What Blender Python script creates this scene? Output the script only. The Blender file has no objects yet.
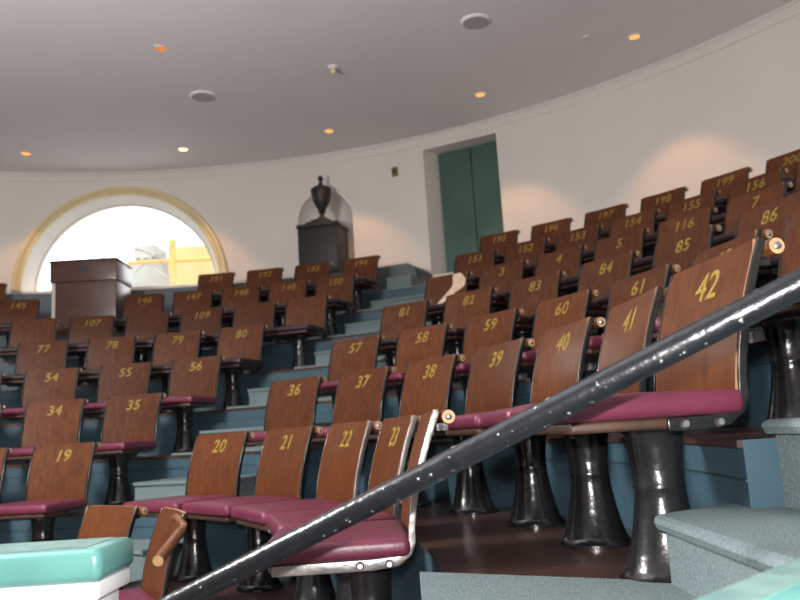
import bpy, bmesh, math, random
from mathutils import Vector, Matrix
random.seed(5)
S = bpy.context.scene
C = S.collection
PI = math.pi

# ------------------------------------------------------------------ camera (origin = centre of the amphitheatre, z = 0 at the lens)
CX, CY, F, PITCH, ROLL = 2.706, -2.194, 799.0, 0.163, 0.063
cp, sp, cr, sr = math.cos(PITCH), math.sin(PITCH), math.cos(ROLL), math.sin(ROLL)
r0 = Vector((1, 0, 0)); fw = Vector((0, cp, sp)); up0 = Vector((0, -sp, cp))
right = r0 * cr - up0 * sr
upv = r0 * sr + up0 * cr
EYE = Vector((CX, CY, 0))
cam_d = bpy.data.cameras.new('camera'); cam = bpy.data.objects.new('camera', cam_d); C.objects.link(cam)
m = Matrix((right, upv, -fw)).transposed().to_4x4(); m.translation = EYE
cam.matrix_world = m
cam_d.sensor_width = 36; cam_d.lens = 36 * F / 800; cam_d.clip_start = .05; cam_d.clip_end = 200
cam_d.dof.use_dof = True; cam_d.dof.focus_distance = 2.0; cam_d.dof.aperture_fstop = 5
S.camera = cam

def ray(x, y):
    u, v = x - 400, y - 300
    xx, yy = cr * u - sr * v, sr * u + cr * v
    r, up = xx / F, -yy / F
    return Vector((r, cp - up * sp, sp + up * cp))
def aty(x, y, d): return EYE + ray(x, y) * (d / ray(x, y).y)      # point at a given depth in front of the camera
def atz(x, y, z): return EYE + ray(x, y) * (z / ray(x, y).z)      # point at a given height

def pol(R, th, z=0): return Vector((R * math.sin(th), R * math.cos(th), z))

# ------------------------------------------------------------------ materials
MATS = {}
def mat(name, col, rough=.5, metal=0, var=0, scale=8, bump=0, bscale=60, coat=0, spec=.5, objvar=0, stretch=None, col2=None, coords='Object', detail=4):
    m = bpy.data.materials.new(name); m.use_nodes = True
    nt = m.node_tree; b = nt.nodes['Principled BSDF']; N = nt.nodes; L = nt.links
    b.inputs['Base Color'].default_value = (*col, 1)
    b.inputs['Roughness'].default_value = rough; b.inputs['Metallic'].default_value = metal
    b.inputs['Specular IOR Level'].default_value = spec
    if coat: b.inputs['Coat Weight'].default_value = coat; b.inputs['Coat Roughness'].default_value = .18
    tc = N.new('ShaderNodeTexCoord')
    mp = N.new('ShaderNodeMapping'); L.new(tc.outputs[coords], mp.inputs['Vector'])
    if stretch: mp.inputs['Scale'].default_value = stretch
    out = None
    if var or col2:
        nz = N.new('ShaderNodeTexNoise'); nz.inputs['Scale'].default_value = scale; nz.inputs['Detail'].default_value = detail
        if objvar:
            oi = N.new('ShaderNodeObjectInfo'); ad = N.new('ShaderNodeVectorMath'); ad.operation = 'MULTIPLY_ADD'
            cx = N.new('ShaderNodeCombineXYZ')
            for i in range(3): L.new(oi.outputs['Random'], cx.inputs[i])
            L.new(cx.outputs[0], ad.inputs[0]); ad.inputs[1].default_value = (17, 31, 9); L.new(mp.outputs[0], ad.inputs[2])
            L.new(ad.outputs[0], nz.inputs['Vector'])
        else: L.new(mp.outputs[0], nz.inputs['Vector'])
        rp = N.new('ShaderNodeValToRGB')
        a = col2 if col2 else tuple(c * (1 - var) for c in col)
        bb = col if col2 else tuple(min(1, c * (1 + var)) for c in col)
        rp.color_ramp.elements[0].position = .32; rp.color_ramp.elements[0].color = (*a, 1)
        rp.color_ramp.elements[1].position = .68; rp.color_ramp.elements[1].color = (*bb, 1)
        L.new(nz.outputs['Fac'], rp.inputs['Fac']); out = rp.outputs['Color']
        if objvar:
            hs = N.new('ShaderNodeHueSaturation'); mr = N.new('ShaderNodeMapRange')
            mr.inputs['To Min'].default_value = 1 - objvar; mr.inputs['To Max'].default_value = 1 + objvar
            L.new(oi.outputs['Random'], mr.inputs['Value']); L.new(mr.outputs[0], hs.inputs['Value'])
            L.new(out, hs.inputs['Color']); out = hs.outputs['Color']
        L.new(out, b.inputs['Base Color'])
    if bump:
        n2 = N.new('ShaderNodeTexNoise'); n2.inputs['Scale'].default_value = bscale; n2.inputs['Detail'].default_value = 3
        L.new(mp.outputs[0], n2.inputs['Vector'])
        bp = N.new('ShaderNodeBump'); bp.inputs['Strength'].default_value = bump; bp.inputs['Distance'].default_value = .004
        L.new(n2.outputs['Fac'], bp.inputs['Height']); L.new(bp.outputs[0], b.inputs['Normal'])
    MATS[name] = m
    return m

wood = mat('varnished_wood', (.1, .031, .008), .38, var=.4, scale=5, stretch=(9, 9, .7), objvar=.22, coat=.1, spec=.28, col2=(.055, .0155, .0055))
wood_edge = mat('plywood_edge', (.36, .2, .11), .45, var=.2)
rail_wood = mat('dowel_wood', (.15, .055, .02), .35, var=.3, scale=14, stretch=(.6, 8, 8), coat=.3)
end_grain = mat('pale_end_grain', (.55, .34, .18), .6, var=.15, scale=60)
gold = mat('gold_paint', (.24, .165, .022), .5, var=.15, scale=40)
vinyl = mat('burgundy_vinyl', (.115, .017, .038), .4, var=.15, scale=6, bump=.15, bscale=120)
shaded_vinyl = mat('shaded_burgundy_vinyl', (.026, .01, .012), .45, var=.15, scale=6, bump=.15, bscale=120)  # same burgundy vinyl, with the shade of the upper rows put into its colour
board = mat('seat_board_wood', (.05, .022, .012), .5, var=.3, scale=12)
iron = mat('black_iron', (.009, .009, .0095), .22, var=.4, scale=9, bump=.45, bscale=40, coat=.2)
flashlit_iron = mat('flashlit_iron', (.22, .21, .2), .35, metal=.7, var=.35, scale=14, bump=.3)  # silver copy of the iron, flash reflection painted into the colour
pipe_m = mat('chipped_grey_paint', (.009, .011, .014), .3, bump=.4, bscale=60, spec=.45, col2=(.006, .007, .009), scale=30)
steel = mat('bolt_steel', (.55, .55, .55), .3, metal=1)
floor_wood = mat('dark_floor_boards', (.085, .038, .028), .33, scale=6, stretch=(1, 9, 1), col2=(.035, .018, .014), coat=.3)
blue = mat('blue_riser_paint', (.034, .074, .098), .5, var=.12, scale=3, bump=.1)
seam = mat('riser_seam_paint', (.016, .032, .042), .6)
carpet = mat('grey_green_carpet', (.19, .24, .245), .95, scale=170, bump=1, bscale=260, col2=(.11, .148, .153), spec=.1)
plaster = mat('cream_plaster', (.73, .69, .645), .85, var=.02, scale=1.2, spec=.2)
ceil_m = mat('ceiling_plaster', (.78, .76, .785), .9, var=.02, scale=1, spec=.2)
white_trim = mat('white_trim_paint', (.72, .68, .64), .6)
casing = mat('yellow_cream_casing', (.7, .6, .36), .5, var=.04)
white_gloss = mat('white_gloss_paint', (.85, .86, .88), .35, var=.03)
teal = mat('teal_gloss_paint', (.13, .35, .32), .28, var=.08, scale=10, coat=.3)
teal_worn = mat('worn_teal_paint', (.19, .3, .27), .55, scale=18, col2=(.1, .19, .18))
green = mat('green_door_paint', (.05, .112, .085), .5, var=.15, scale=2)
dark_slate = mat('slate_ledge_paint', (.07, .095, .11), .5, var=.2, scale=4)
bronze = mat('dark_bronze', (.009, .009, .009), .5, var=.3, scale=8)
lectern_w = mat('dark_lectern_wood', (.085, .035, .022), .3, scale=5, stretch=(1, 1, 7), col2=(.055, .022, .015), coat=.4)
alu = mat('aluminium_strip', (.6, .55, .5), .4, metal=.6)
grey_plastic = mat('grey_speaker_grille', (.42, .41, .42), .7, var=.1, scale=60)
brass = mat('aged_brass', (.2, .15, .07), .45, metal=.5)
ochre = mat('ochre_panel', (.42, .34, .14), .8, var=.1, scale=1.2)
stone = mat('grey_stone', (.33, .31, .28), .9, var=.15, scale=1.5)
orange = mat('orange_scaffold_paint', (.6, .3, .07), .6)
beige = mat('beige_wood', (.62, .46, .33), .5, var=.15, scale=20)  # lighter tone for the irregular patch on one backrest
ground_m = mat('pale_paving', (.4, .4, .38), .9, var=.1, scale=1)

# chips of bare metal and plaster in the pipe's paint
nt = pipe_m.node_tree; b = nt.nodes['Principled BSDF']
src = b.inputs['Base Color'].links[0].from_socket
tc = nt.nodes.new('ShaderNodeTexCoord'); vz = nt.nodes.new('ShaderNodeTexNoise'); vz.inputs['Scale'].default_value = 75; vz.inputs['Detail'].default_value = 3
nt.links.new(tc.outputs['Object'], vz.inputs['Vector'])
rp = nt.nodes.new('ShaderNodeValToRGB'); rp.color_ramp.elements[0].position = .685; rp.color_ramp.elements[1].position = .71
nt.links.new(vz.outputs['Fac'], rp.inputs['Fac'])
mx = nt.nodes.new('ShaderNodeMix'); mx.data_type = 'RGBA'
nt.links.new(rp.outputs['Color'], mx.inputs[0]); nt.links.new(src, mx.inputs[6]); mx.inputs[7].default_value = (.3, .3, .29, 1)
nt.links.new(mx.outputs[2], b.inputs['Base Color'])

glass = bpy.data.materials.new('window_glass'); glass.use_nodes = True
nt = glass.node_tree; nt.nodes.clear()
o_ = nt.nodes.new('ShaderNodeOutputMaterial'); mxs = nt.nodes.new('ShaderNodeMixShader'); tr = nt.nodes.new('ShaderNodeBsdfTransparent'); gl = nt.nodes.new('ShaderNodeBsdfGlossy')
gl.inputs['Roughness'].default_value = .05; mxs.inputs[0].default_value = .05; tr.inputs[0].default_value = (.95, .97, .96, 1)
nt.links.new(tr.outputs[0], mxs.inputs[1]); nt.links.new(gl.outputs[0], mxs.inputs[2]); nt.links.new(mxs.outputs[0], o_.inputs[0])

def emis(name, col, k):
    m = bpy.data.materials.new(name); m.use_nodes = True; b = m.node_tree.nodes['Principled BSDF']
    b.inputs['Base Color'].default_value = (*col, 1); b.inputs['Emission Color'].default_value = (*col, 1); b.inputs['Emission Strength'].default_value = k
    return m
lamp_orange = emis('lamp_glow_orange', (1, .42, .1), 1.1)
lamp_yellow = emis('lamp_glow_yellow', (1, .75, .35), 3)
lamp_dull = emis('lamp_glow_dull', (.75, .25, .06), .55)

# ------------------------------------------------------------------ mesh helpers
class MB:
    def __init__(s): s.v = []; s.f = []; s.m = []; s.mats = []
    def mi(s, m):
        if m not in s.mats: s.mats.append(m)
        return s.mats.index(m)
    def add(s, vs, fs, m):
        o = len(s.v); s.v += [tuple(v) for v in vs]; i = s.mi(m)
        for f in fs: s.f.append([o + k for k in f]); s.m.append(i)
        return s
    def box(s, lo, hi, m, M=None):
        x0, y0, z0 = lo; x1, y1, z1 = hi
        vs = [Vector(p) for p in ((x0, y0, z0), (x1, y0, z0), (x1, y1, z0), (x0, y1, z0), (x0, y0, z1), (x1, y0, z1), (x1, y1, z1), (x0, y1, z1))]
        if M: vs = [M @ v for v in vs]
        return s.add(vs, [(0, 3, 2, 1), (4, 5, 6, 7), (0, 1, 5, 4), (1, 2, 6, 5), (2, 3, 7, 6), (3, 0, 4, 7)], m)
    def lathe(s, prof, m, n=24, at=(0, 0, 0), sx=1, sy=1):
        vs = []
        for r, z in prof:
            for i in range(n):
                a = 2 * PI * i / n; vs.append((at[0] + r * sx * math.cos(a), at[1] + r * sy * math.sin(a), at[2] + z))
        fs = [(j * n + i, j * n + (i + 1) % n, (j + 1) * n + (i + 1) % n, (j + 1) * n + i) for j in range(len(prof) - 1) for i in range(n)]
        fs.append(tuple(reversed(range(n)))); fs.append(tuple((len(prof) - 1) * n + i for i in range(n)))
        return s.add(vs, fs, m)
    def tube(s, pts, r, m, n=14, capm=None):
        pts = [Vector(p) for p in pts]; rings = []
        rr = r if isinstance(r, (list, tuple)) else [r] * len(pts)
        up = Vector((0, 0, 1))
        for i, p in enumerate(pts):
            d = (pts[min(i + 1, len(pts) - 1)] - pts[max(i - 1, 0)]).normalized()
            a = d.cross(up if abs(d.z) < .95 else Vector((1, 0, 0))).normalized(); b = a.cross(d)
            rings.append([p + (a * math.cos(2 * PI * k / n) + b * math.sin(2 * PI * k / n)) * rr[i] for k in range(n)])
        vs = [v for g in rings for v in g]
        s.add(vs, [(j * n + i, j * n + (i + 1) % n, (j + 1) * n + (i + 1) % n, (j + 1) * n + i) for j in range(len(pts) - 1) for i in range(n)], m)
        cm = capm or m
        s.add(rings[0], [tuple(reversed(range(n)))], cm); s.add(rings[-1], [tuple(range(n))], cm)
        return s
    def prism(s, poly, z0, z1, m, top=None):
        n = len(poly)
        vs = [(x, y, z0) for x, y in poly] + [(x, y, z1) for x, y in poly]
        s.add(vs, [tuple(reversed(range(n)))] + [(i, (i + 1) % n, n + (i + 1) % n, n + i) for i in range(n)], m)
        return s.add(vs, [tuple(range(n, 2 * n))], top or m)
    def sector(s, Ra, Rb, t0, t1, z0, z1, top, inner, other=None, n=None, t1b=None):
        t1b = t1 if t1b is None else t1b
        n = n or max(4, int(abs(t1 - t0) / .035)); other = other or inner
        g = []
        for i in range(n + 1):
            t = t0 + (t1 - t0) * i / n
            tb = t0 + (t1b - t0) * i / n
            g.append([pol(Ra, t, z0), pol(Rb, tb, z0), pol(Rb, tb, z1), pol(Ra, t, z1)])
        vs = [v for q in g for v in q]
        s.add(vs, [(4 * i + 3, 4 * i + 2, 4 * i + 6, 4 * i + 7) for i in range(n)], top)
        s.add(vs, [(4 * i, 4 * i + 3, 4 * i + 7, 4 * i + 4) for i in range(n)], inner)
        s.add(vs, [(4 * i + 1, 4 * i + 5, 4 * i + 6, 4 * i + 2) for i in range(n)] + [(4 * i, 4 * i + 4, 4 * i + 5, 4 * i + 1) for i in range(n)]
              + [(0, 1, 2, 3), (4 * n + 3, 4 * n + 2, 4 * n + 1, 4 * n)], other)
        return s
    def mesh(s, name, smooth=True, bevel=0, angle=40):
        me = bpy.data.meshes.new(name); me.from_pydata(s.v, [], s.f)
        for m_ in s.mats: me.materials.append(m_)
        me.polygons.foreach_set('material_index', s.m)
        bm = bmesh.new(); bm.from_mesh(me)
        bmesh.ops.remove_doubles(bm, verts=bm.verts, dist=1e-5)
        bmesh.ops.recalc_face_normals(bm, faces=bm.faces)
        if bevel:
            es = [e for e in bm.edges if e.is_manifold and e.calc_face_angle(0) > .6]
            bmesh.ops.bevel(bm, geom=es, offset=bevel, segments=3, profile=.5, affect='EDGES', clamp_overlap=True)
        if smooth:
            for f in bm.faces: f.smooth = True
            for e in bm.edges:
                if e.is_manifold and e.calc_face_angle(0) > math.radians(angle): e.smooth = False
        bm.to_mesh(me); bm.free(); return me
    def obj(s, name, parent=None, **k): return link(name, s.mesh(name, **k), parent)

def link(name, data, parent=None):
    o = bpy.data.objects.new(name, data); C.objects.link(o)
    if parent: o.parent = parent
    return o
def tag(o, label, cat, group=None, kind=None):
    o['label'] = label; o['category'] = cat
    if group: o['group'] = group
    if kind: o['kind'] = kind
    return o
def thing(name, label, cat, loc=(0, 0, 0), rz=0, group=None):
    o = bpy.data.objects.new(name, None); C.objects.link(o); o.empty_display_size = .1
    o.location = loc; o.rotation_euler = (0, 0, rz); return tag(o, label, cat, group)
def struct(mb, name, label, cat, **k): return tag(mb.obj(name, **k), label, cat, kind='structure')

# ------------------------------------------------------------------ amphitheatre geometry
RW, ZC, PIT = 7.75, 3.52, -1.29
KEYS = '0ABCDEFG'
R = dict(zip(KEYS, [2.08, 2.769, 3.436, 4.111, 4.762, 5.457, 6.157, 6.864]))
ZT = dict(zip(KEYS, [-.258, .053, .364, .662, .974, 1.289, 1.611, 1.933]))
TL = dict(zip(KEYS, [.3, .228, .246, .273, .286, .345, .342, .342]))
TR = dict(zip(KEYS, [.69, .658, .631, .618, .614, .609, .592, .579]))
SP = dict(zip(KEYS, [.54, .595, .594, .599, .599, .541, .527, .579]))
HB = .725                      # height of a backrest top above its tier
ZF = {k: ZT[k] - HB for k in KEYS}
ZH = ZF['G'] + .31
T0, T1 = -1.62, 1.70
GAP = .012

# floor of the pit
mb = MB(); mb.lathe([(1.36, PIT - .1), (1.36, PIT)], floor_wood, 64); struct(mb, 'floor', 'dark boarded floor at the foot of the seating', 'floor', smooth=False)
mb = MB(); mb.sector(1.36, RW + .3, 0, 2 * PI, PIT - .1, PIT, floor_wood, floor_wood, n=96)
struct(mb, 'floor_surround', 'dark floor ring running under the seating tiers', 'floor', smooth=False)

ordinal = ['first', 'second', 'third', 'fourth', 'fifth', 'sixth', 'seventh', 'eighth', 'ninth', 'tenth']
prev = 1.40
for i, k in enumerate(KEYS):
    t1 = 1.25 if k == '0' else (T1 if k in 'AB' else PI / 2 + math.asin(.45 / prev))
    t1o = t1 if k in '0AB' else PI / 2 + math.asin(.45 / (R[k] + GAP))
    z = ZF[k]; Ro = R[k] + GAP
    mb = MB()
    mb.sector(prev, Ro, T0, t1, PIT, z, floor_wood, blue, t1b=t1o)
    struct(mb, 'floor_tier', 'curved seating tier with dark boards and blue riser, %s from the front' % ordinal[i], 'seating tier', smooth=False)
    if k != '0':
        mb = MB(); mb.sector(prev - .012, prev, T0, t1, z - .016, z, floor_wood, floor_wood)
        struct(mb, 'trim_nosing', 'thin brown nosing along the %s tier from the front' % ordinal[i], 'trim', smooth=False)
        mb = MB(); mb.sector(prev - .004, prev, T0, t1, z - .088, z - .083, seam, seam)
        struct(mb, 'trim_seam', 'thin dark seam across the blue riser of the %s tier' % ordinal[i], 'trim', smooth=False)
    prev = Ro
mb = MB(); mb.sector(prev, RW + .3, T0, PI / 2 + math.asin(.45 / prev), PIT, ZH, floor_wood, blue, t1b=PI / 2 + math.asin(.45 / (RW + .3)))
struct(mb, 'floor_tier', 'topmost curved tier running along the plaster wall', 'seating tier', smooth=False)
# slate ledge along the wall, left of the door, with rounded end
mb = MB()
LT = .398
n = 60
prof = []
for i in range(n + 1):
    t = -1.5 + (LT + 1.5) * i / n
    prof.append((t, 1.87))
for a in range(1, 9):
    q = a / 8 * PI / 2
    prof.append((LT + .016 * math.sin(q), 1.87 - .13 * (1 - math.cos(q))))
prof.append((LT + .0165, ZH))
vs = []
for t, z in prof: vs += [pol(7.22, t, ZH), pol(7.22, t, z), pol(RW, t, z), pol(RW, t, ZH)]
fs = []
for i in range(len(prof) - 1):
    a, b_ = 4 * i, 4 * i + 4
    fs += [(a, a + 1, b_ + 1, b_), (a + 1, a + 2, b_ + 2, b_ + 1), (a + 2, a + 3, b_ + 3, b_ + 2)]
fs.append((0, 3, 2, 1))
mb.add(vs, fs, dark_slate)
struct(mb, 'trim_ledge', 'slate blue ledge along the wall under the arched window with rounded end', 'ledge')

# centre aisle: carpeted steps, two to a tier
mb = MB()
for i, k in enumerate(KEYS[1:]):
    j = KEYS[i]
    nx = KEYS[i + 2] if i + 2 < len(KEYS) else None
    zn = ZF[nx] if nx else ZH
    ta, tb = TL[k] + .235 / R[k], TR[k] - .235 / R[k]
    ra, rb = R[j] + GAP, R[k] + GAP
    z = ZF[k]; rise = zn - z
    mb.sector(ra - .02, rb, ta, tb, z, z + .014, carpet, carpet)
    mid = rb - .34
    mb.sector(mid, rb, ta, tb, z + .014, z + rise / 2 - .02, carpet, carpet)
    mb.sector(mid - .02, rb, ta, tb, z + rise / 2 - .02, z + rise / 2, carpet, carpet)
mb.sector(R['G'] + GAP - .02, 7.2, TL['G'] + .235 / 6.86, TR['G'] - .235 / 6.86, ZH, ZH + .014, carpet, carpet)
mb.sector(7.0, 7.22, TL['G'] + .235 / 6.86, LT + .02, ZH + .014, ZH + .17, carpet, carpet)
struct(mb, 'floor_aisle_steps', 'grey green carpeted steps climbing between the two seat blocks', 'steps', smooth=False)

# side aisle: broad carpeted steps at the right
mb = MB()
zb = ZF['B']
YN = -1.42
mb.prism([(2.712, -.105), (3.26, -.42), (3.26, YN), (2.712, YN)], zb, zb + .012, carpet)
mb.prism([(2.74, -.5), (3.9, -.5), (3.9, YN), (2.74, YN)], PIT, zb, carpet)
xs = [3.237, 3.49, 3.84, 4.19, 4.53, 4.87, 5.22, 5.56, 5.9, 6.25, 6.6, 6.95]
for i, x in enumerate(xs[:-1]):
    z1 = zb + .155 * (i + 1) + (.028 if i else 0); xe = xs[i + 1] + .02
    e0, e1 = (-.456, -.34) if i == 0 else (-.452, -.452)
    ey = lambda px: e0 + (e1 - e0) * max(-.1, min(1, (px - x + .028) / .2))
    mid = x + .172
    mb.prism([(x, ey(x)), (mid, ey(mid)), (xe, ey(xe)), (xe, YN), (x, YN)], zb, z1 - .03, carpet)
    pts = [(x - .028, z1 - .015), (x - .02, z1 - .03), (x + .01, z1 - .03), (mid, z1 - .03), (xe, z1 - .03), (xe, z1), (mid, z1), (x - .012, z1), (x - .024, z1 - .005)]
    vs = [(px, ey(px), pz) for px, pz in pts] + [(px, YN, pz) for px, pz in pts]
    nn = len(pts)
    mb.add(vs, [tuple(range(nn)), tuple(reversed(range(nn, 2 * nn)))] + [(q, (q + 1) % nn, nn + (q + 1) % nn, nn + q) for q in range(nn)], carpet)
struct(mb, 'floor_side_steps', 'pale grey carpeted steps in the right foreground beside seat 42', 'steps', smooth=False)

# ------------------------------------------------------------------ wall with arched window, niche and door recess
TW, RWIN, ZS = -.099, 1.22, 2.0
TN, HN, ZN, ZN0 = .2385, .365, 2.68, 1.87
TD0, TD1, ZD0, ZD1 = .411, .533, 1.80, 3.355
def opening(t):
    u = (t - TW) * RW
    if abs(u) < RWIN - 1e-9: return ZS, ZS + math.sqrt(max(0, RWIN ** 2 - u * u))
    u = (t - TN) * RW
    if abs(u) < HN - 1e-9: return ZN0, ZN + math.sqrt(max(0, HN ** 2 - u * u))
    if TD0 + 1e-9 < t < TD1 - 1e-9: return ZD0, ZD1
    return None
cols = set(round(-PI + 2 * PI * i / 180, 5) for i in range(181))
cols = {t for t in cols if not (TW - .16 < t < TW + .16 or TN - .05 < t < TN + .05 or TD0 - .01 < t < TD1 + .01)}
for i in range(61):
    cols.add(round(TW - RWIN / RW * math.cos(PI * i / 60), 6)); cols.add(round(TN - HN / RW * math.cos(PI * i / 60), 6))
cols |= {TD0, TD1, (TD0 + TD1) / 2}
cols = sorted(cols)
mb = MB()
for a, b_ in zip(cols, cols[1:]):
    if b_ - a < 1e-6: continue
    mid = opening((a + b_) / 2)
    def ends(t):
        u = (t - TW) * RW
        if abs(u) <= RWIN + 1e-4: return ZS, ZS + math.sqrt(max(0, RWIN ** 2 - u * u))
        u = (t - TN) * RW
        if abs(u) <= HN + 1e-4: return ZN0, ZN + math.sqrt(max(0, HN ** 2 - u * u))
        return ZD0, ZD1
    if mid is None:
        mb.add([pol(RW, a, PIT), pol(RW, b_, PIT), pol(RW, b_, ZC), pol(RW, a, ZC)], [(0, 1, 2, 3)], plaster)
    else:
        (l0, h0), (l1, h1) = ends(a), ends(b_)
        mb.add([pol(RW, a, PIT), pol(RW, b_, PIT), pol(RW, b_, l1), pol(RW, a, l0)], [(0, 1, 2, 3)], plaster)
        mb.add([pol(RW, a, h0), pol(RW, b_, h1), pol(RW, b_, ZC), pol(RW, a, ZC)], [(0, 1, 2, 3)], plaster)
# window reveal (splayed), in the window's own frame
dW = pol(1, TW); tWv = Vector((math.cos(TW), -math.sin(TW), 0))
RG, YG = 1.15, 7.93
def win_pt(u, v, y): return dW * y + tWv * u + Vector((0, 0, ZS + v))
def wall_pt(u, v): return pol(RW, TW + u / RW, ZS + v)
N_ = 48; vs = []
for i in range(N_ + 1):
    a = PI * i / N_
    vs += [wall_pt(-RWIN * math.cos(a), RWIN * math.sin(a)), win_pt(-RG * math.cos(a), RG * math.sin(a), YG)]
mb.add(vs, [(2 * i, 2 * i + 1, 2 * i + 3, 2 * i + 2) for i in range(N_)], plaster)
us = [-1 + 2 * i / 12 for i in range(13)]
vs = []
for u in us: vs += [wall_pt(u * RWIN, 0), win_pt(u * RG, 0, YG)]
mb.add(vs, [(2 * i, 2 * i + 1, 2 * i + 3, 2 * i + 2) for i in range(12)], plaster)
wall_mb, mb = mb, MB()
# niche: half round recess with a half dome
dN = pol(1, TN); tNv = Vector((math.cos(TN), -math.sin(TN), 0))
NB = 18
def nic(phi, z): return dN * (RW - .009 + HN * .9 * math.sin(phi)) + tNv * (-HN * math.cos(phi)) + Vector((0, 0, z))
rings = [[nic(PI * i / NB, ZN0) for i in range(NB + 1)], [nic(PI * i / NB, ZN) for i in range(NB + 1)]]
for j in range(1, 10):
    e = j / 9 * PI / 2
    rings.append([dN * (RW - .009 + HN * .9 * math.sin(PI * i / NB) * math.cos(e)) + tNv * (-HN * math.cos(PI * i / NB) * math.cos(e)) + Vector((0, 0, ZN + HN * math.sin(e))) for i in range(NB + 1)])
vs = [v for g in rings for v in g]; w = NB + 1
mb.add(vs, [(j * w + i, j * w + i + 1, (j + 1) * w + i + 1, (j + 1) * w + i) for j in range(len(rings) - 1) for i in range(NB)], plaster)
mb.add(rings[0], [tuple(range(w))], plaster)
niche_mb, mb = mb, wall_mb
# door recess
RD = RW + .26
TDI = TD0 + .013
q = [pol(RW, TD0, ZD0), pol(RD, TDI, ZD0), pol(RD, TDI, ZD1), pol(RW, TD0, ZD1), pol(RW, TD1, ZD0), pol(RD, TD1, ZD0), pol(RD, TD1, ZD1), pol(RW, TD1, ZD1)]
mb.add(q, [(0, 1, 2, 3), (7, 6, 5, 4), (3, 2, 6, 7)], plaster)
mb.add(q, [(0, 4, 5, 1)], dark_slate)
wb = struct(mb, 'wall_back', 'curved cream plaster wall behind the top row', 'wall', smooth=False)
niche_mb.obj('niche', wb, angle=50)

# ceiling with the opening of the central dome
mb = MB(); n = 96; RO = 2.0
vs = []
for i in range(n):
    t = 2 * PI * i / n
    vs += [pol(RO, t, ZC), pol(RW + .02, t, ZC), pol(RO, t, ZC + 1.0)]
mb.add(vs, [(3 * i, 3 * ((i + 1) % n), 3 * ((i + 1) % n) + 1, 3 * i + 1) for i in range(n)] + [(3 * i + 2, 3 * ((i + 1) % n) + 2, 3 * ((i + 1) % n), 3 * i) for i in range(n)], ceil_m)
mb.add([pol(RO, 2 * PI * i / n, ZC + 1.0) for i in range(n)], [tuple(range(n))], ceil_m)
struct(mb, 'ceiling', 'pale lilac grey plaster ceiling', 'ceiling', smooth=False)

# crown moulding
mb = MB(); pr = [(RW, ZC - .105), (RW - .014, ZC - .105), (RW - .018, ZC - .088), (RW - .009, ZC - .083), (RW - .012, ZC - .063), (RW - .036, ZC - .035), (RW - .043, ZC - .021), (RW - .06, ZC - .018), (RW - .065, ZC)]
n = 144; vs = []
for i in range(n):
    for r, z in pr: vs.append(pol(r, 2 * PI * i / n, z))
P_ = len(pr)
mb.add(vs, [(i * P_ + j, ((i + 1) % n) * P_ + j, ((i + 1) % n) * P_ + j + 1, i * P_ + j + 1) for i in range(n) for j in range(P_ - 1)], white_trim)
struct(mb, 'trim_crown', 'white crown moulding where the curved wall meets the ceiling', 'moulding', angle=50)

# window casing, frame, bars, pane
mb = MB(); vs = []
pr = [(1.215, -.0), (1.215, .045), (1.235, .055), (1.26, .04), (1.29, .075), (1.32, .07), (1.335, .03), (1.335, 0)]
for i in range(N_ + 1):
    a = PI * i / N_
    for r, pd in pr:
        u, v = -r * math.cos(a), r * math.sin(a)
        vs.append(pol(RW - pd, TW + u / RW, ZS + v))
P_ = len(pr)
mb.add(vs, [(i * P_ + j, (i + 1) * P_ + j, (i + 1) * P_ + j + 1, i * P_ + j + 1) for i in range(N_) for j in range(P_ - 1)], casing)
struct(mb, 'trim_window_casing', 'yellowish cream arched casing around the half round window', 'casing', angle=50)

mb = MB()
def arc_bar(ra, rb, y0, y1, a0=0, a1=PI, n=40, m=white_trim):
    vs = []
    for i in range(n + 1):
        a = a0 + (a1 - a0) * i / n
        for r, y in ((ra, y0), (rb, y0), (rb, y1), (ra, y1)): vs.append(win_pt(-r * math.cos(a), r * math.sin(a), y))
    fs = [(4 * i + j, 4 * i + (j + 1) % 4, 4 * i + 4 + (j + 1) % 4, 4 * i + 4 + j) for i in range(n) for j in range(4)] + [(0, 3, 2, 1), (4 * n, 4 * n + 1, 4 * n + 2, 4 * n + 3)]
    mb.add(vs, fs, m)
arc_bar(1.13, 1.165, 7.92, 7.98)
arc_bar(.55, .562, 7.94, 7.955)
for a in (PI / 4, PI / 2, 3 * PI / 4):
    d = Vector((-math.cos(a), math.sin(a))); nn_ = Vector((d.y, -d.x)) * .005
    q = []
    for r in (.555, 1.12):
        for sgn in (-1, 1):
            for y in (7.94, 7.955): q.append(win_pt(d.x * r + nn_.x * sgn, d.y * r + nn_.y * sgn, y))
    mb.add(q, [(0, 1, 3, 2), (4, 6, 7, 5), (0, 2, 6, 4), (1, 5, 7, 3), (0, 4, 5, 1), (2, 3, 7, 6)], white_trim)
q = [win_pt(u, v, y) for u in (-1.14, 1.14) for v in (0, .05) for y in (7.92, 7.98)]
mb.add(q, [(0, 1, 3, 2), (4, 6, 7, 5), (0, 2, 6, 4), (1, 5, 7, 3), (0, 4, 5, 1), (2, 3, 7, 6)], white_trim)
win = struct(mb, 'window_1', 'large half round window glaring with daylight', 'window')
mb = MB()
mb.add([win_pt(-1.14 * math.cos(PI * i / 40), 1.14 * math.sin(PI * i / 40), 7.95) for i in range(41)], [tuple(range(41))], glass)
mb.obj('window_pane', win)

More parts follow.
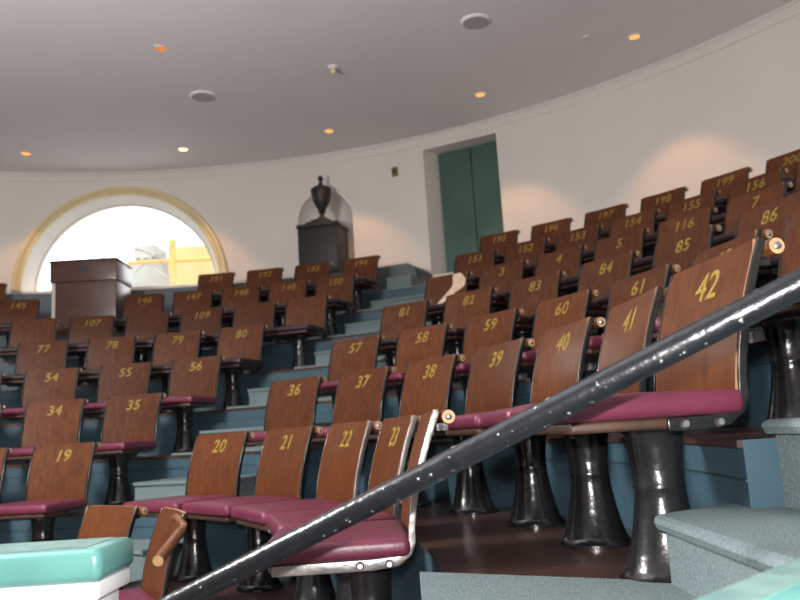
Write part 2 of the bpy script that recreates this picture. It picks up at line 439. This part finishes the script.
# green double door
mb = MB(); TM = (TDI + TD1) / 2
def dslab(t0, t1, z0, z1, r0_, r1_, m): mb.sector(r0_, r1_, t0, t1, z0, z1, m, m, n=3)
dslab(TDI, TD1, ZD0, ZD1, RD - .01, RD + .05, green)
door = struct(mb, 'door_1', 'tall green double door recessed in the curved wall', 'door', smooth=False)
for a, b_ in ((TDI + .0015, TM - .0008), (TM + .0008, TD1 - .0015)):
    mb = MB(); dslab(a, b_, ZD0 + .01, ZD1 - .012, RD - .045, RD - .01, green)
    for zz in (ZD0 + .12, ZD0 + .82):
        dslab(a + .010, b_ - .010, zz, zz + .6, RD - .05, RD - .045, green)
    mb.obj('door_panel', door, smooth=False)

# thermostat plate
p = pol(RW, .362, 3.15)
t = thing('wall_plate', 'small dark brass plate on the wall left of the green door', 'wall plate', p, -.362)
MB().box((-.04, -.015, -.06), (.04, 0, .06), brass).obj('plate', t, bevel=.005)
MB().box((-.012, -.03, -.02), (.012, -.015, .02), bronze).obj('switch', t, bevel=.003)

# ------------------------------------------------------------------ outside the window
mb = MB(); mb.prism([(-20, 8.6), (20, 8.6), (20, 40), (-20, 40)], -1.5, -1.3, ground_m)
struct(mb, 'ground_outside', 'pale ground outside beyond the window', 'ground', smooth=False)
DEP = 19.0
def rect(mb, x0, y0, x1, y1, d, th, m):
    a = aty(x0, y1, d); b_ = aty(x1, y0, d)
    mb.box((min(a.x, b_.x), a.y, a.z), (max(a.x, b_.x), a.y + th, b_.z), m); return mb
bd = thing('building', 'ochre and grey building seen through the half round window', 'building', (aty(190, 290, DEP).x, DEP + CY, PIT))
def bpart(name, rects, m):
    mb = MB()
    for (x0, y0, x1, y1, d, th) in rects: rect(mb, x0, y0, x1, y1, d, th, m)
    for i, v in enumerate(mb.v): mb.v[i] = tuple(Vector(v) - bd.location)
    return mb.obj(name, bd, smooth=False)
bpart('ochre_wall', [(170, 243, 240, 300, DEP + .1, 2)], ochre)
bpart('grey_wall', [(128, 258, 171, 300, DEP + .3, 2)], stone)
bpart('grey_block', [(134, 244, 155, 259, DEP + .3, 1)], stone)
sc = thing('scaffold', 'orange scaffold poles against the building outside the window', 'scaffold', (aty(173, 290, DEP - 1).x, DEP - 1 + CY, PIT))
mb = MB()
def pole(x0, y0, x1, y1, r=.07, d=DEP - 1): mb.tube([aty(x0, y0, d) - sc.location, aty(x1, y1, d) - sc.location], r, orange if r > .03 else stone, 8)
pole(128, 263, 225, 258, .05); mb.obj('rail', sc)
mb = MB(); pole(172, 240, 174, 330, .09); mb.obj('upright', sc)
mb = MB(); pole(135, 272, 160, 250, .025); pole(140, 258, 168, 278, .025); mb.obj('brace', sc)

# ------------------------------------------------------------------ ceiling fittings
def downlight(th, rad, label, glow, watts, seen=True):
    t = thing('recessed_light', label, 'ceiling light', pol(rad, th, ZC), -th, 'recessed ceiling lights')
    mb = MB(); n = 28; vs = []
    for i in range(n):
        a = 2 * PI * i / n
        for r, z in ((.07, 0), (.068, -.007), (.054, -.008), (.05, -.002)): vs.append((r * math.cos(a), r * math.sin(a), z))
    mb.add(vs, [(4 * i + j, 4 * ((i + 1) % n) + j, 4 * ((i + 1) % n) + j + 1, 4 * i + j + 1) for i in range(n) for j in range(3)], white_trim)
    mb.obj('trim_ring', t)
    MB().lathe([(.05, -.002), (.05, -.006), (.03, -.011)], glow, 24).obj('lamp', t)
    if watts:
        ld = bpy.data.lights.new('downlight_beam', 'SPOT'); ld.energy = watts; ld.color = (1, .5, .22)
        ld.spot_size = math.radians(76); ld.spot_blend = .4; ld.shadow_soft_size = .05
        lo = link('downlight_beam', ld, t); lo.location = (0, 0, -.03); lo.rotation_euler = (math.radians(8), 0, 0)
W = 46
names = {-1: ('orange ceiling light above the left side of the arched window', lamp_orange), 0: ('brightest yellow ceiling light above the right of the arched window', lamp_yellow),
         1: ('orange ceiling light above the urn niche', lamp_orange), 2: ('orange ceiling light near the top corner of the green door', lamp_orange),
         3: ('rightmost orange ceiling light, high above the upper right seats', lamp_orange)}
for i, (lb, g) in names.items(): downlight((-.231, .030, .290, .558, .808)[i + 1], 7.0, lb, g, W)
downlight(1.07, 7.0, 'ceiling light beyond the right edge of the photo', lamp_orange, W)
downlight(.156, 4.55, 'dull orange ceiling light nearest the top of the photo', lamp_dull, 0)
def disc(th, rad, r, label, name='ceiling_speaker', cat='speaker', m=grey_plastic, drop=.02):
    t = thing(name, label, cat, pol(rad, th, ZC), -th)
    MB().lathe([(r, 0), (r, -drop * .4), (r * .9, -drop), (r * .85, -drop)], ceil_m, 28).obj('rim', t)
    MB().lathe([(r * .84, -drop * .6), (r * .84, -drop * 1.15), (r * .3, -drop * 1.3)], m, 28).obj('grille', t)
disc(.147, 5.59, .13, 'pale round ceiling speaker left of the middle of the ceiling')
disc(.68, 5.60, .13, 'grey round ceiling speaker near the top middle of the photo')
t = thing('smoke_detector', 'small white detector on the ceiling between the two speakers', 'detector', pol(5.52, .41, ZC))
MB().lathe([(.05, 0), (.05, -.015), (.035, -.03)], white_trim, 20).obj('base', t)
MB().lathe([(.025, -.03), (.025, -.06), (.015, -.075)], casing, 16).obj('sensor', t)
tag(MB().lathe([(.045, 0), (.045, -.012), (.02, -.016)], white_trim, 20, pol(6.64, .764, ZC)).obj('cover_plate'), 'faint small cover plate on the ceiling left of the rightmost light', 'cover plate')

# ------------------------------------------------------------------ urn on pedestal in the niche
TP = .246
p = pol(7.48, TP, 1.87)
RZP = -.246
t = thing('pedestal', 'dark stone pedestal in front of the arched wall niche', 'pedestal', p, RZP)
MB().box((-.27, -.24, 0), (.27, .24, .08), bronze).obj('plinth', t, bevel=.01)
MB().box((-.245, -.215, .08), (.245, .215, .60), bronze).obj('shaft', t, bevel=.006)
MB().box((-.258, -.228, .60), (.258, .228, .645), bronze).obj('cap', t, bevel=.01)
t = thing('urn', 'dark lidded urn with pointed finial standing on the niche pedestal', 'urn', p + Vector((0, 0, .645)), RZP)
MB().box((-.16, -.16, 0), (.16, .16, .04), bronze).box((-.11, -.11, .04), (.11, .11, .075), bronze).obj('base', t, bevel=.005)
MB().lathe([(.09, .075), (.085, .095), (.045, .11), (.028, .14), (.024, .17), (.05, .18), (.03, .19), (.05, .22), (.085, .28), (.112, .35), (.122, .41), (.12, .44), (.128, .45), (.128, .465)], bronze, 32).obj('body', t)
MB().lathe([(.126, .465), (.12, .48), (.085, .505), (.05, .52), (.03, .53), (.026, .555), (.014, .57), (.03, .59), (.036, .61), (.026, .635), (.008, .655)], bronze, 28).obj('lid', t)

# ------------------------------------------------------------------ lectern among the upper seats
lp = pol(6.45, -.1035, ZF['G'])
t = thing('lectern', 'dark wooden lectern box standing before the arched window', 'lectern', lp, .02)
LH = 2.035 - ZF['G']
MB().box((-.345, -.24, 0), (.345, .25, LH - .24), lectern_w).obj('cabinet', t, bevel=.006)
MB().box((-.355, -.25, LH - .24), (.355, .26, LH - .02), lectern_w).obj('top_box', t, bevel=.006)
MB().box((-.365, -.26, LH - .02), (.365, .27, LH), lectern_w).obj('top_board', t, bevel=.006)
MB().box((-.335, -.246, .02), (-.30, -.236, LH - .245), alu).obj('edge_strip', t)
MB().lathe([(.055, 0), (.055, .006)], seam, 24, sx=1, sy=.45).obj('emblem', t)
e = [c for c in t.children if c.name.startswith('emblem')][0]; e.location = (.0, -.25, LH - .11); e.rotation_euler = (PI / 2, 0, 0)

# ------------------------------------------------------------------ seats
BW = .40
def back_y(s): return .062 + .088 * s ** 1.6            # reclining, slightly bowed profile; s from bottom to top
ZB0, ZB1 = .385, .725
def back_mesh():
    mb = MB(); nx, nz = 10, 12; th = .014
    def P(i, j, b):
        u = -1 + 2 * i / nx; s = j / nz
        hw = BW / 2 * (.965 + .035 * s)
        z = ZB0 + (ZB1 - ZB0) * s
        if s > .9: hw -= .012 * ((s - .9) / .1) ** 3 * (1 if abs(u) > .99 else 0)
        return Vector((u * hw, back_y(s) + .012 * (u * u) * 0 - .010 * (1 - u * u) * -1 + (th if b else 0), z))
    f = [P(i, j, 0) for j in range(nz + 1) for i in range(nx + 1)]; g = [P(i, j, 1) for j in range(nz + 1) for i in range(nx + 1)]
    w = nx + 1; o = len(f)
    mb.add(f + g, [(j * w + i, j * w + i + 1, (j + 1) * w + i + 1, (j + 1) * w + i) for j in range(nz) for i in range(nx)]
           + [(o + j * w + i, o + (j + 1) * w + i, o + (j + 1) * w + i + 1, o + j * w + i + 1) for j in range(nz) for i in range(nx)], wood)
    ed = [(nz * w + i, nz * w + i + 1, o + nz * w + i + 1, o + nz * w + i) for i in range(nx)] + [(i, o + i, o + i + 1, i + 1) for i in range(nx)]
    ed += [(j * w, (j + 1) * w, o + (j + 1) * w, o + j * w) for j in range(nz)] + [(j * w + nx, o + j * w + nx, o + (j + 1) * w + nx, (j + 1) * w + nx) for j in range(nz)]
    mb.add(f + g, ed, wood_edge)
    return mb.mesh('backrest', angle=50)
def cushion_mesh(cm=None):
    bm = bmesh.new(); bmesh.ops.create_cube(bm, size=1)
    for v in bm.verts: v.co = Vector((v.co.x * .45, v.co.y * .385, v.co.z * .05))
    bmesh.ops.subdivide_edges(bm, edges=[e for e in bm.edges if abs((e.verts[0].co - e.verts[1].co).z) < .01], cuts=6, use_grid_fill=True)
    es = [e for e in bm.edges if e.is_manifold and e.calc_face_angle(0) > 1]
    bmesh.ops.bevel(bm, geom=es, offset=.019, segments=4, profile=.5, affect='EDGES', clamp_overlap=True)
    for v in bm.verts:
        if v.co.z > 0: v.co.z += .009 * max(0, 1 - (v.co.x / .22) ** 2) * max(0, 1 - (v.co.y / .19) ** 2)
        v.co += Vector((0, -.125, .381))
    for f in bm.faces: f.smooth = True
    me = bpy.data.meshes.new('cushion'); bm.to_mesh(me); bm.free(); me.materials.append(cm or vinyl); return me
def board_mesh():
    return MB().box((-.2, -.30, .333), (.2, .05, .357), board).mesh('seat_board', bevel=.008)
def pedestal_mesh():
    pr = [(.108, 0), (.108, .01), (.1, .014), (.09, .03), (.078, .07), (.067, .12), (.059, .17), (.0565, .198), (.0585, .203), (.056, .209), (.0575, .25), (.062, .29), (.066, .318), (.071, .325), (.071, .333)]
    return MB().lathe(pr, iron, 32, (0, -.04, 0)).mesh('pedestal', angle=60)
def side_mesh(x, m, full=False):
    mb = MB(); pts = [(-.29 if full else -.10, .341, .013), (-.15 if full else -.07, .341, .0145), (-.03, .341, .0145), (.03, .346, .013), (.06, .366, .0115), (.072, .392, .010)]
    for j in range(1, 9):
        s = j / 8; pts.append((back_y(s) + .008, ZB0 + (ZB1 - ZB0) * s - .004 * s, .009))
    vs = []
    for i, (y, z, hw) in enumerate(pts):
        a = pts[max(i - 1, 0)]; b_ = pts[min(i + 1, len(pts) - 1)]
        d = Vector((b_[0] - a[0], b_[1] - a[1])).normalized(); nn = Vector((-d.y, d.x)) * hw
        for sx in (-.005, .005):
            vs += [(x + sx, y + nn.x, z + nn.y), (x + sx, y - nn.x, z - nn.y)]
    fs = []
    for i in range(len(pts) - 1):
        a = 4 * i; b_ = a + 4
        fs += [(a, a + 1, b_ + 1, b_), (a + 2, b_ + 2, b_ + 3, a + 3), (a, b_, b_ + 2, a + 2), (a + 1, a + 3, b_ + 3, b_ + 1)]
    fs += [(0, 2, 3, 1), (4 * len(pts) - 4, 4 * len(pts) - 3, 4 * len(pts) - 1, 4 * len(pts) - 2)]
    mb.add(vs, fs, m); return mb.mesh('side_iron', bevel=.0025)
def rail_mesh():
    y, z = .15 + .014 + .024, .703
    mb = MB(); mb.tube([(-.213, y, z), (-.2, y, z), (.2, y, z), (.213, y, z)], [.0175, .0195, .0195, .0175], rail_wood, 18, capm=end_grain)
    return mb.mesh('back_rail', angle=60)
def bracket_mesh(x):
    y, z = .15 + .014 + .024, .703
    mb = MB()
    mb.box((x - .01, .158, z - .035), (x + .01, y, z - .016), iron)
    return mb.mesh('rail_bracket')
def cap_mesh(x, d):
    y, z = .188, .703; mb = MB()
    mb.tube([(x, y, z), (x + d * .004, y, z), (x + d * .007, y, z)], [.009, .0085, .004], steel, 12)
    return mb.mesh('rail_bolt')
def bolts_mesh(x, d, y):
    mb = MB()
    mb.tube([(x, y, .341), (x + d * .008, y, .341)], [.011, .007], steel, 12)
    return mb.mesh('bolt')
M_cush2 = cushion_mesh(shaded_vinyl)
M_back, M_cush, M_board, M_ped = back_mesh(), cushion_mesh(), board_mesh(), pedestal_mesh()
M_sideL, M_sideR, M_sideLw, M_sideRw = side_mesh(-.207, iron), side_mesh(.207, iron), side_mesh(-.207, flashlit_iron, True), side_mesh(.207, flashlit_iron, True)
M_rail = rail_mesh(); M_brk = [bracket_mesh(x) for x in (-.17, .17)]; M_cap = [cap_mesh(.213 * d, d) for d in (-1, 1)]; M_bolt = [bolts_mesh(.212, 1, y) for y in (-.065, .01)]

NUMS = {}
def number_mesh(txt):
    if txt in NUMS: return NUMS[txt]
    cu = bpy.data.curves.new('numeral', 'FONT'); cu.body = txt; cu.size = .094; cu.align_x = 'CENTER'; cu.align_y = 'CENTER'
    cu.shear = .13; cu.bevel_depth = .0017; cu.bevel_resolution = 0; cu.space_character = 1.06
    o = bpy.data.objects.new('tmp_numeral', cu); C.objects.link(o)
    bpy.context.view_layer.update()
    me = bpy.data.meshes.new_from_object(o.evaluated_get(bpy.context.evaluated_depsgraph_get()))
    bpy.data.objects.remove(o); bpy.data.curves.remove(cu)
    me.name = 'seat_number'; me.materials.clear(); me.materials.append(gold)
    # lay it onto the reclined front face of the backrest
    for v in me.vertices:
        x, y = v.co.x * 1.1, v.co.y
        z = .652 + y; s = (z - ZB0) / (ZB1 - ZB0)
        v.co = Vector((x, back_y(s) + .010 * (1 - (x / (BW / 2)) ** 2) - .0004 - v.co.z, z))
    NUMS[txt] = me; return me

rowname = dict(zip(KEYS, ['front', 'second', 'third', 'fourth', 'fifth', 'sixth', 'seventh', 'top']))
def seat(k, blk, idx, num=None, th=None, dth=0, shift=(0, 0), flashlit=False, label=None, bolts=False, rail=True, Rk=None):
    Rk = Rk or R[k]
    if th is None: th = TL[k] - idx * SP[k] / R[k] if blk == 'L' else TR[k] + idx * SP[k] / R[k]
    loc = pol(Rk - .15, th, ZF[k]) + Vector((shift[0], shift[1], 0))
    side = 'left' if blk == 'L' else 'right'
    if label is None:
        o = ordinal[int(round(idx))]
        if num: label = 'brown wooden seat painted %s, %s place %s of the centre aisle in the %s row' % (num, o, side, rowname[k])
        else: label = 'brown wooden seat without number, %s place %s of the centre aisle in the %s row' % (o, side, rowname[k])
    t = thing('theatre_seat', label, 'seat', loc, -th + dth, '%s row seats %s of the centre aisle' % (rowname[k], side))
    bk = link('backrest', M_back, t)
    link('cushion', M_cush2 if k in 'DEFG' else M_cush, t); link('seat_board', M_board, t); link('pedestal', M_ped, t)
    link('side_iron', M_sideL, t)
    si = link('side_iron', M_sideRw if flashlit else M_sideR, t)
    if bolts:
        for b_ in M_bolt: link('bolt', b_, si)
    if rail:
        rl = link('back_rail', M_rail, t); 
        for b_ in M_brk: link('rail_bracket', b_, rl)
        for b_ in M_cap: link('rail_bolt', b_, rl)
    if num:
        link('seat_number', number_mesh(num), bk)
    return t, bk

for k, blk, first, step, cnt in (('A', 'L', 19, -1, 2), ('A', 'R', 20, 1, 5), ('B', 'L', 35, -1, 3), ('B', 'R', 36, 1, 7), ('C', 'L', 56, -1, 4), ('C', 'R', 57, 1, 7),
                                 ('D', 'L', 80, -1, 4), ('D', 'R', 81, 1, 6), ('F', 'R', 151, 1, 7), ('G', 'L', 194, -1, 4), ('G', 'R', 195, 1, 6)):
    for i in range(cnt):
        n = str(first + step * i); kw = {}
        if k == 'B' and blk == 'R' and i == 6: kw = dict(dth=.22, shift=(.035, -.01), bolts=True, label='large brown seat painted 42 with bright pink cushion beside the carpeted steps')
        if k == 'A' and blk == 'R':
            kw = dict(flashlit=i >= 2, bolts=i == 4)
            if i == 4: n = None; kw['label'] = 'seat seen edge on with silver side iron and pink cushion under the handrail'
        if k == 'F' and i == 6: n = None; kw['label'] = 'seat at the right edge of the photo, end of the seventh row'
        if k == 'A' and blk == 'L' and i == 1: n = None
        seat(k, blk, i, n, **kw)
for i, n in enumerate((None, None, '109', None, '107', None)): seat('E', 'L', i, n)
for i, n in enumerate((None, '3', '4', '5', '116', ' 7')):
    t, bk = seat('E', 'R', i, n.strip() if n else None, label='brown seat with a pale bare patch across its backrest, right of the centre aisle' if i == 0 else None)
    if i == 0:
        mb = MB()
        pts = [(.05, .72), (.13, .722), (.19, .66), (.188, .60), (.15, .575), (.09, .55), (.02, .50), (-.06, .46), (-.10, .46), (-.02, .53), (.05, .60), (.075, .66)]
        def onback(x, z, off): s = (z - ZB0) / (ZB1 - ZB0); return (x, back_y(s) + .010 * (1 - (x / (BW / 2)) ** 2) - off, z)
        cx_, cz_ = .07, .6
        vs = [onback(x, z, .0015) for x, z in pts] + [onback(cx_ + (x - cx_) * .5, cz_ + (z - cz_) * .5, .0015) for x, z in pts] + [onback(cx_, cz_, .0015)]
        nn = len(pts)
        mb.add(vs, [(i_, (i_ + 1) % nn, nn + (i_ + 1) % nn, nn + i_) for i_ in range(nn)] + [(nn + i_, nn + (i_ + 1) % nn, 2 * nn) for i_ in range(nn)], beige)
        o = mb.obj('pale_patch', bk); o['label'] = 'pale bare patch'
for i, n in enumerate(('150', '149', '148', '147', '146')): seat('F', 'L', i, n)
seat('F', 'L', 6.45, '145', label='brown seat painted 145 left of the dark lectern below the arched window')
seat('G', 'L', 7.42, None, label='top row seat at the left edge of the photo beside the arched window')
# the two seats at the end of the front row, seen from the side
seat('0', 'R', 0, None, th=.675, label='front row seat just behind the teal capped post')
t, bk = seat('0', 'R', 1, None, th=.965, dth=-.11, label='front row end seat with a fallen wooden arm rest beside the teal capped post', rail=False)
Mi = t.matrix_basis.inverted()
a, b_ = Mi @ aty(181, 531, 3.02), Mi @ aty(158, 561, 2.72)
tp = Mi @ aty(177, 517, 3.1)
mb = MB(); mb.tube([a, a.lerp(b_, .03), a.lerp(b_, .97), b_], [.016, .018, .019, .018], rail_wood, 18, capm=end_grain)
rl = mb.obj('arm_rest', t); rl['label'] = 'wooden arm rest with pale cut end'
d = (a - b_).normalized()
MB().tube([a - d * .004, a + d * .01], [.014, .009], steel, 12).obj('arm_bolt', rl)
mb = MB(); mb.tube([tp + Vector((-.06, .0, -.01)), tp, a + Vector((.0, .01, .02)), a + Vector((0, .0, -.01))], .013, rail_wood, 10); mb.obj('arm_bracket', rl)

# ------------------------------------------------------------------ foreground: iron handrail and teal capped posts
pa, pb = aty(800, 284, 1.14), aty(190, 595, 1.65)
d = (pb - pa)
p0, p1 = pa - d * .25, pa + d * 1.12
t = thing('handrail', 'chipped dark grey iron pipe handrail slanting across the foreground', 'handrail', (p1.x, p1.y, PIT))
L0 = t.location
mb = MB(); n = 30
mb.tube([p0.lerp(p1, i / n) - L0 for i in range(n + 1)], .0215, pipe_m, 20); mb.obj('pipe', t)
mb = MB(); mb.tube([p1.lerp(p0, .02) - L0, Vector((p1.x, p1.y, PIT + .02)) - L0], .02, pipe_m, 16); mb.lathe([(.06, 0), (.06, .012), (.025, .03)], pipe_m, 20); mb.obj('post', t)
zu = zb + .155 * 1
mb = MB(); q = p0.lerp(p1, .02); mb.tube([q - L0, Vector((q.x, q.y, zu)) - L0], .02, pipe_m, 16); mb.obj('post', t)

# left post: teal cap, white body
a = atz(95, 549, -.2); bk_ = atz(128, 537, -.2)
x1 = a.x; y0 = a.y; y1 = y0 + .21
t = thing('newel_post', 'white square post with glossy teal cap at bottom left', 'post', (x1 - .22, y0 + .1, PIT))
def loc_box(mb, lo, hi, m): return mb.box(Vector(lo) - t.location, Vector(hi) - t.location, m)
mb = MB(); loc_box(mb, (x1 - .44, y0 - .004, -.268), (x1 + .012, y1 + .004, -.2), teal)
cap = mb.obj('cap', t, bevel=.018)
mb = MB(); loc_box(mb, (x1 - .41, y0 + .02, -.2005), (x1 - .03, y1 - .015, -.1985), teal_worn); o = mb.obj('worn_top', cap); o['label'] = 'scuffed grey top of the cap'
mb = MB(); loc_box(mb, (x1 - .43, y0 + .008, -.305), (x1 + .004, y1 - .006, -.268), white_gloss); mb.obj('moulding', t, bevel=.008)
mb = MB(); loc_box(mb, (x1 - .41, y0 + .028, PIT), (x1 - .016, y1 - .026, -.305), white_gloss); mb.obj('shaft', t, bevel=.004)
# right corner: end of another teal capped rail
zc_ = -.19
pf0, pf1 = atz(690, 600, zc_), atz(800, 556, zc_)
t = thing('rail_wall', 'teal capped low wall at the bottom right corner', 'low wall', (pf1.x, pf1.y, PIT), math.atan2((pf1 - pf0).y, (pf1 - pf0).x))
MB().box((-.55, -.085, 0), (.09, -.012, zc_ - PIT - .04), white_gloss).obj('wall_body', t, bevel=.004)
cp2 = MB().box((-.56, -.1, zc_ - PIT - .04), (.1, 0, zc_ - PIT), teal).obj('cap', t, bevel=.014)
MB().box((-.55, -.06, zc_ - PIT - .001), (.09, -.006, zc_ - PIT + .0012), teal_worn).obj('worn_top', cp2)

# ------------------------------------------------------------------ light
w = bpy.data.worlds.new('World'); S.world = w; w.use_nodes = True
bg = w.node_tree.nodes['Background']; bg.inputs['Color'].default_value = (.95, .98, 1, 1); bg.inputs['Strength'].default_value = 3.6
def area(name, loc, size, watts, col, rot=(0, 0, 0), shape='DISK', size_y=None):
    ld = bpy.data.lights.new(name, 'AREA'); ld.energy = watts; ld.color = col; ld.shape = shape; ld.size = size
    if size_y: ld.size_y = size_y
    o = link(name, ld); o.location = loc; o.rotation_euler = rot; return o
area('dome_skylight', (0, 0, ZC + .9), 3.6, 70, (.95, .97, 1))
# made-up fill globe over the pit, added to brighten the room
fillg = emis('fill_globe_glow', (1, .97, .95), 225)
t = thing('fill_globe', 'added fill globe over the pit, an unseen light brightening the room', 'lamp', (0, 0, ZC + .98))
MB().lathe([(.012, 0), (.012, -2.9)], brass, 12).obj('rod', t)  # rod and canopy are made up along with the fill globe
MB().lathe([(.1, -.03), (.1, 0)], brass, 20).obj('canopy', t)
GZ = -3.15
MB().lathe([(.25 * math.sin(PI * i / 16) + .001, GZ - .25 * math.cos(PI * i / 16)) for i in range(17)], fillg, 32).obj('globe', t)
fl = bpy.data.lights.new('camera_flash', 'POINT'); fl.energy = 280; fl.shadow_soft_size = .015; fl.color = (1, .97, .95)
link('camera_flash', fl).location = EYE + upv * .1 - right * .02 - fw * .03

S.view_settings.view_transform = 'Standard'; S.view_settings.look = 'None'
S.view_settings.exposure = 0; S.view_settings.gamma = 1; S.view_settings.use_curve_mapping = False
